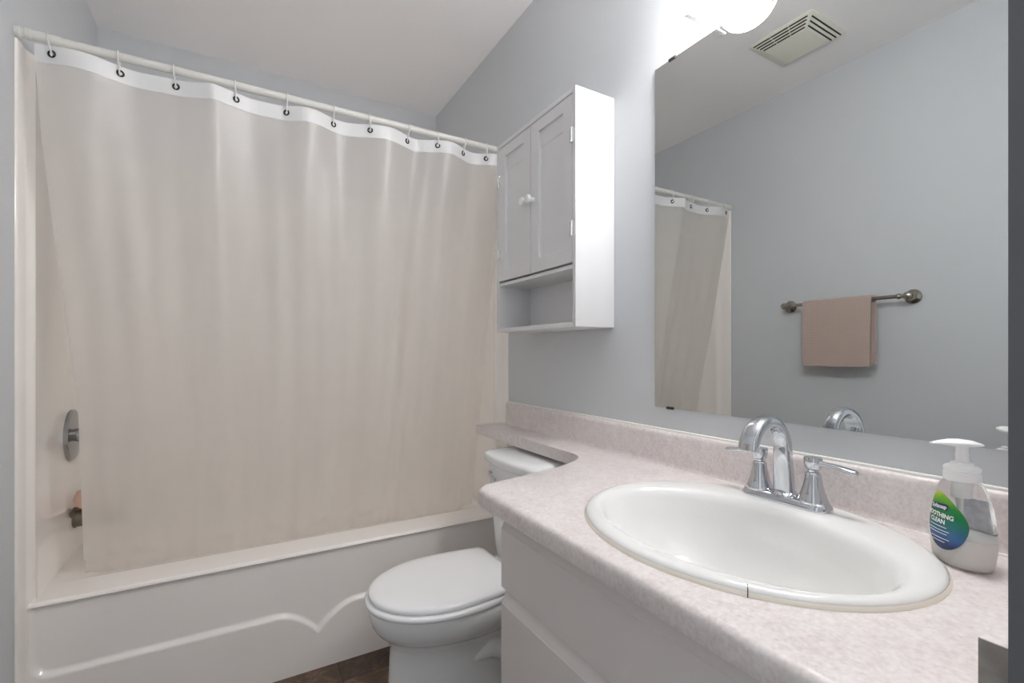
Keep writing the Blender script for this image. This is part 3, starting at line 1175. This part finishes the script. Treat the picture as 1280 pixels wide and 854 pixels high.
# plain lavender sticker on the far side, seen through the clear wall
bm = bmesh.new()
vr = []
for j in range(9):
    h = 0.040 + 0.046 * j / 8
    w, d = bprof(h)
    row = []
    for k in range(13):
        sx_ = -0.030 + 0.054 * k / 12
        f = d * math.sqrt(1 - (sx_ / w) ** 2) + 0.0004
        row.append(bm.verts.new(Vector((SX, SY, SZ + h)) + rgt * sx_ - fwd * f))
    vr.append(row)
for a_, b_ in zip(vr[:-1], vr[1:]):
    for k in range(12):
        bm.faces.new((a_[k], a_[k + 1], b_[k + 1], b_[k]))
obj('back_label', bm, M['back_label'], soap, ang=60, label='lavender grey back label')
# pump
bm = bmesh.new()
lathe(bm, [(0.0185, 0.117), (0.0205, 0.118), (0.0205, 0.128), (0.0195, 0.1295), (0.0195, 0.131), (0.0203, 0.132), (0.0200, 0.136), (0.0165, 0.1385), (0.0130, 0.1392), (0.0125, 0.1425), (0.009, 0.1435), (0.001, 0.1435)], (SX, SY, SZ), (0, 0, 1), 40)
obj('collar', bm, M['pump'], soap, ang=30)
bm = bmesh.new()
lathe(bm, [(0.0078, 0.142), (0.0072, 0.150), (0.0078, 0.153), (0.0070, 0.157), (0.0068, 0.168)], (SX, SY, SZ), (0, 0, 1), 28)
rings = []
for d, w, zt_, zb_ in ((-0.026, 0.002, 0.1675, 0.1655), (-0.022, 0.009, 0.1700, 0.1655), (-0.012, 0.0155, 0.1735, 0.1650), (0.0, 0.0175, 0.1752, 0.1645), (0.012, 0.0155, 0.1752, 0.1650), (0.024, 0.0100, 0.1738, 0.1668), (0.034, 0.0060, 0.1718, 0.1675), (0.040, 0.0038, 0.1705, 0.1680)):
    c = Vector((SX, SY, SZ)) + fwd * d
    mid, hz = (zt_ + zb_) / 2, (zt_ - zb_) / 2
    rings.append([c + rgt * w * math.cos(2 * PI * q / 24) + Vector((0, 0, mid + hz * math.sin(2 * PI * q / 24))) for q in range(24)])
loft(bm, rings)
obj('pump_head', bm, M['pump'], soap, ang=50)

# ================================================================== TOILET
TC = 1.392
toi = thing('toilet', (0.65, TC, 0), 'white close-coupled toilet with closed lid, between bathtub and vanity', 'toilet')


def egg(xf, xb, hw, z, n=64, bk=0.78, pw=2.3):
    """outline: long rounded nose at xf, blunter back at xb"""
    cx_ = xf + (xb - xf) * 0.50
    pts = []
    for k in range(n):
        a = 2 * PI * k / n
        ca, sa = math.cos(a), math.sin(a)
        if ca > 0 and pw > 5:      # straight-backed lid: flat sides, crisp rear corners
            t = a if a < PI else 2 * PI - a
            side = 1 if a < PI else -1
            if t > 0.55:
                f = max(0.0, (PI / 2 - t) / (PI / 2 - 0.55))
                x = cx_ + (xb - 0.004 - cx_) * f
                y = side * hw * (1 - (1 - bk) * f ** 1.7)
            else:
                x = xb
                y = side * (hw * bk - 0.004) * t / 0.55
        elif ca < 0:
            x = cx_ + (cx_ - xf) * ca
            y = hw * math.copysign(abs(sa) ** 0.96, sa)
        else:
            x = cx_ + (xb - cx_) * math.copysign(abs(ca) ** (2 / pw), ca)
            y = hw * (1 - (1 - bk) * ca ** 1.5) * math.copysign(abs(sa) ** (2 / pw), sa)
        pts.append((x, TC + y, z))
    return pts


bm = bmesh.new()
rings = [egg(0.376, 0.88, 0.122, 0.0), egg(0.373, 0.88, 0.122, 0.010), egg(0.380, 0.875, 0.114, 0.03), egg(0.386, 0.87, 0.110, 0.13), egg(0.390, 0.87, 0.110, 0.22), egg(0.392, 0.87, 0.112, 0.256),
         egg(0.390, 0.872, 0.117, 0.262), egg(0.386, 0.874, 0.120, 0.272), egg(0.384, 0.875, 0.122, 0.281), egg(0.380, 0.876, 0.130, 0.285), egg(0.370, 0.88, 0.142, 0.292), egg(0.354, 0.89, 0.157, 0.307), egg(0.340, 0.895, 0.170, 0.328), egg(0.333, 0.90, 0.178, 0.352),
         egg(0.331, 0.90, 0.180, 0.372), egg(0.335, 0.90, 0.177, 0.382), egg(0.345, 0.895, 0.168, 0.386)]
loft(bm, rings)
obj('bowl', bm, M['porcelain'], toi, ang=60)
# trapway bulge on the side of the pedestal
for s in (-1, 1):
    bm = bmesh.new()
    tube(bm, [(0.60, TC + s * 0.085, 0.20), (0.67, TC + s * 0.095, 0.225), (0.73, TC + s * 0.095, 0.20), (0.765, TC + s * 0.092, 0.13), (0.79, TC + s * 0.09, 0.05), (0.80, TC + s * 0.09, 0.003)], [0.02, 0.032, 0.036, 0.036, 0.034, 0.034], 16)
    obj('trapway', bm, M['porcelain'], toi, ang=60)
# seat ring and lid
bm = bmesh.new()
rings = [egg(0.333, 0.775, 0.176, 0.3865, bk=0.86, pw=3.2), egg(0.322, 0.78, 0.184, 0.390, bk=0.86, pw=3.2), egg(0.319, 0.782, 0.187, 0.397, bk=0.86, pw=3.2), egg(0.322, 0.78, 0.184, 0.4045, bk=0.86, pw=3.2), egg(0.330, 0.775, 0.178, 0.4065, bk=0.86, pw=3.2)]
loft(bm, rings)
obj('seat', bm, M['seat'], toi, ang=60)
bm = bmesh.new()
q = dict(bk=0.88, pw=9.0)
rings = [egg(0.333, 0.768, 0.174, 0.4085, **q), egg(0.330, 0.770, 0.177, 0.412, **q), egg(0.330, 0.770, 0.177, 0.419, **q), egg(0.334, 0.768, 0.173, 0.424, **q), egg(0.345, 0.764, 0.163, 0.4275, **q), egg(0.37, 0.75, 0.140, 0.4300, **q), egg(0.42, 0.72, 0.09, 0.4312, **q)]
loft(bm, rings)
obj('lid', bm, M['seat'], toi, ang=60)
for s in (-1, 1):
    bm = nb(0.772, 0.802, TC + s * 0.075 - 0.014, TC + s * 0.075 + 0.014, 0.3855, 0.408)
    obj('hinge', bm, M['seat'], toi, bev=0.004)


def tank_ring(x0, x1, hw, bow, z, r=0.03, n=10):
    """rounded rectangle whose front bows outward"""
    pts = []
    for x, y, z_ in rrect(x0, x1, TC - hw, TC + hw, r, z, n):
        t = (y - TC) / hw
        k = max(0, 1 - (x - x0) / 0.05)
        pts.append((x - bow * (1 - t * t) * k, y, z_))
    m_ = []
    for i in range(len(pts)):      # subdivide the long front edge
        p, q_ = pts[i], pts[(i + 1) % len(pts)]
        m_.append(p)
        if abs(p[1] - q_[1]) > 0.1 and p[0] < x0 + 0.02:
            for k in range(1, 12):
                y = p[1] + (q_[1] - p[1]) * k / 12
                t = (y - TC) / hw
                m_.append((x0 - bow * (1 - t * t), y, z))
    return m_


bm = bmesh.new()
loft(bm, [tank_ring(0.825, 0.985, 0.145, 0.012, 0.387), tank_ring(0.818, 0.985, 0.150, 0.014, 0.42), tank_ring(0.805, 0.985, 0.163, 0.017, 0.60), tank_ring(0.800, 0.985, 0.166, 0.018, 0.737)])
obj('tank', bm, M['porcelain'], toi, ang=50)
bm = bmesh.new()
loft(bm, [tank_ring(0.790, 0.990, 0.172, 0.020, 0.7375), tank_ring(0.786, 0.992, 0.177, 0.021, 0.742), tank_ring(0.785, 0.992, 0.178, 0.021, 0.760), tank_ring(0.788, 0.991, 0.175, 0.021, 0.768), tank_ring(0.797, 0.987, 0.166, 0.020, 0.7735), tank_ring(0.82, 0.975, 0.14, 0.016, 0.7765)])
obj('tank_lid', bm, M['porcelain'], toi, ang=50)
bm = bmesh.new()
lathe(bm, [(0.015, -0.003), (0.015, 0.004), (0.011, 0.009), (0.006, 0.012)], (0.7975, TC + 0.125, 0.700), (-1, 0, 0), 20)
tube(bm, [(0.787, TC + 0.125, 0.700), (0.780, TC + 0.118, 0.699), (0.776, TC + 0.09, 0.694), (0.774, TC + 0.060, 0.688)], [0.006, 0.006, 0.007, 0.0065], 12)
obj('flush_lever', bm, M['chrome'], toi, label='chrome flush lever')

# ================================================================== TOWEL BAR AND TOWEL (left wall, seen in the mirror)
BX, BZ, B0, B1 = -0.453, 1.373, 0.885, 1.404
bar = thing('towel_bar', (XL, 1.147, BZ), 'dark brushed metal towel bar on the wall facing the mirror', 'towel bar')
bm = bmesh.new()
tube(bm, [(BX, B0, BZ), (BX, B1, BZ)], 0.0085, 18)
obj('rail', bm, M['nickel'], bar)
for y, s in ((B0, -1), (B1, 1)):
    bm = bmesh.new()
    lathe(bm, [(0.031, 0.0005), (0.031, 0.004), (0.028, 0.008), (0.020, 0.013), (0.013, 0.022), (0.0105, 0.035), (0.0115, 0.047), (0.015, 0.055), (0.0165, 0.061), (0.015, 0.066), (0.009, 0.070), (0.001, 0.0715)], (XL, y, BZ), (1, 0, 0), 32)
    obj('post', bm, M['nickel'], bar)
    bm = bmesh.new()
    lathe(bm, [(0.010, 0.0), (0.012, 0.004), (0.012, 0.010), (0.0095, 0.014)], (BX, y - s * 0.036, BZ), (0, s, 0), 24)
    obj('collar', bm, M['nickel'], bar)

bm = bmesh.new()
TY0, TY1 = 1.010, 1.302
path = []
for k in range(13):
    path.append((-0.0150, -0.290 + 0.285 * k / 12))     # back fall (towards the wall)
for k in range(1, 12):
    a = PI - PI * k / 12
    path.append((0.0150 * math.cos(a), -0.005 + 0.0155 * math.sin(a) + 0.002))
for k in range(17):
    path.append((0.0150 + 0.004 * (k / 16), -0.005 - 0.297 * k / 16))
th = 0.0048
NYT = 40


def towel_pt(i, sgn, y):
    x, z = path[i]
    x0, z0 = path[max(i - 1, 0)]
    x1, z1 = path[min(i + 1, len(path) - 1)]
    tx, tz = x1 - x0, z1 - z0
    l = math.hypot(tx, tz)
    nx, nz = -tz / l, tx / l
    f = (y - TY0) / (TY1 - TY0)
    w = 0.0022 * math.sin(5 * f + 1) * min(1, max(0, -z / 0.1)) * (1 if x > 0 else 0.4)
    sag = -0.004 * math.sin(PI * f) if i == len(path) - 1 else 0
    return (BX + x + nx * th * sgn + w, y + (0.006 * (-z / 0.3) * (0.5 - f) if x > 0 else -0.007), BZ + z + nz * th * sgn + sag)


ra = [[towel_pt(i, 1, TY0 + (TY1 - TY0) * k / NYT) for k in range(NYT + 1)] for i in range(len(path))]
rb = [[towel_pt(i, -1, TY0 + (TY1 - TY0) * k / NYT) for k in range(NYT + 1)] for i in range(len(path))]
loft(bm, [a_ + b_[::-1] for a_, b_ in zip(ra, rb)])
tag(obj('hand_towel', bm, M['towel'], loc=(BX, 1.156, 1.07), ang=50), 'taupe waffle hand towel folded over the towel bar', 'towel')

# ================================================================== CEILING EXHAUST FAN GRILLE (seen in the mirror)
fan = thing('exhaust_fan', (-0.13, 1.172, ZC), 'cream plastic exhaust fan grille on the ceiling, reflected in the mirror', 'exhaust fan')
X0, X1, Y0, Y1 = -0.272, 0.002, 1.030, 1.308
IN, DR = 0.048, 0.034
bm = bmesh.new()
loft(bm, [rrect(X0, X1, Y0, Y1, 0.012, ZC - 0.0005, 4), rrect(X0, X1, Y0, Y1, 0.012, ZC - 0.006, 4), rrect(X0 + 0.004, X1 - 0.004, Y0 + 0.004, Y1 - 0.004, 0.012, ZC - 0.008, 4),
          rrect(X0 + IN, X1 - IN, Y0 + IN, Y1 - IN, 0.010, ZC - DR, 4), rrect(X0 + IN + 0.006, X1 - IN - 0.006, Y0 + IN + 0.006, Y1 - IN - 0.006, 0.008, ZC - DR - 0.001, 4)])
obj('cover', bm, M['fan'], fan, ang=25)


def slot(bm, side, t, a0, a1):
    """a dark slit following the sloped flank: t = 0 at the ceiling, 1 at the flat face"""
    ins = 0.004 + (IN - 0.004) * t
    z = ZC - 0.008 - (DR - 0.008) * t
    h = 0.0028
    w = 0.0018
    if side == 'x1':
        c = X1 - ins
        box(bm, c - w, c + w, a0, a1, z - h, z + h)
    elif side == 'x0':
        c = X0 + ins
        box(bm, c - w, c + w, a0, a1, z - h, z + h)
    elif side == 'y0':
        c = Y0 + ins
        box(bm, a0, a1, c - w, c + w, z - h, z + h)
    else:
        c = Y1 - ins
        box(bm, a0, a1, c - w, c + w, z - h, z + h)


for side in ('x1', 'y0'):
    lo, hi = (Y0, Y1) if side[0] == 'x' else (X0, X1)
    bm = bmesh.new()
    for t in ((0.14, 0.38, 0.62, 0.86) if side[0] == 'x' else (0.2, 0.5, 0.8)):
        e = 0.016 + (IN - 0.010) * t
        L = (hi - e) - (lo + e)
        if side[0] == 'x':
            for k in range(3):
                slot(bm, side, t, lo + e + L * k / 3 + 0.002, lo + e + L * (k + 1) / 3 - 0.002)
        else:
            slot(bm, side, t, lo + e, hi - e)
    obj('vent_slots', bm, M['dark'], fan, flat=True, label='dark vent slots')
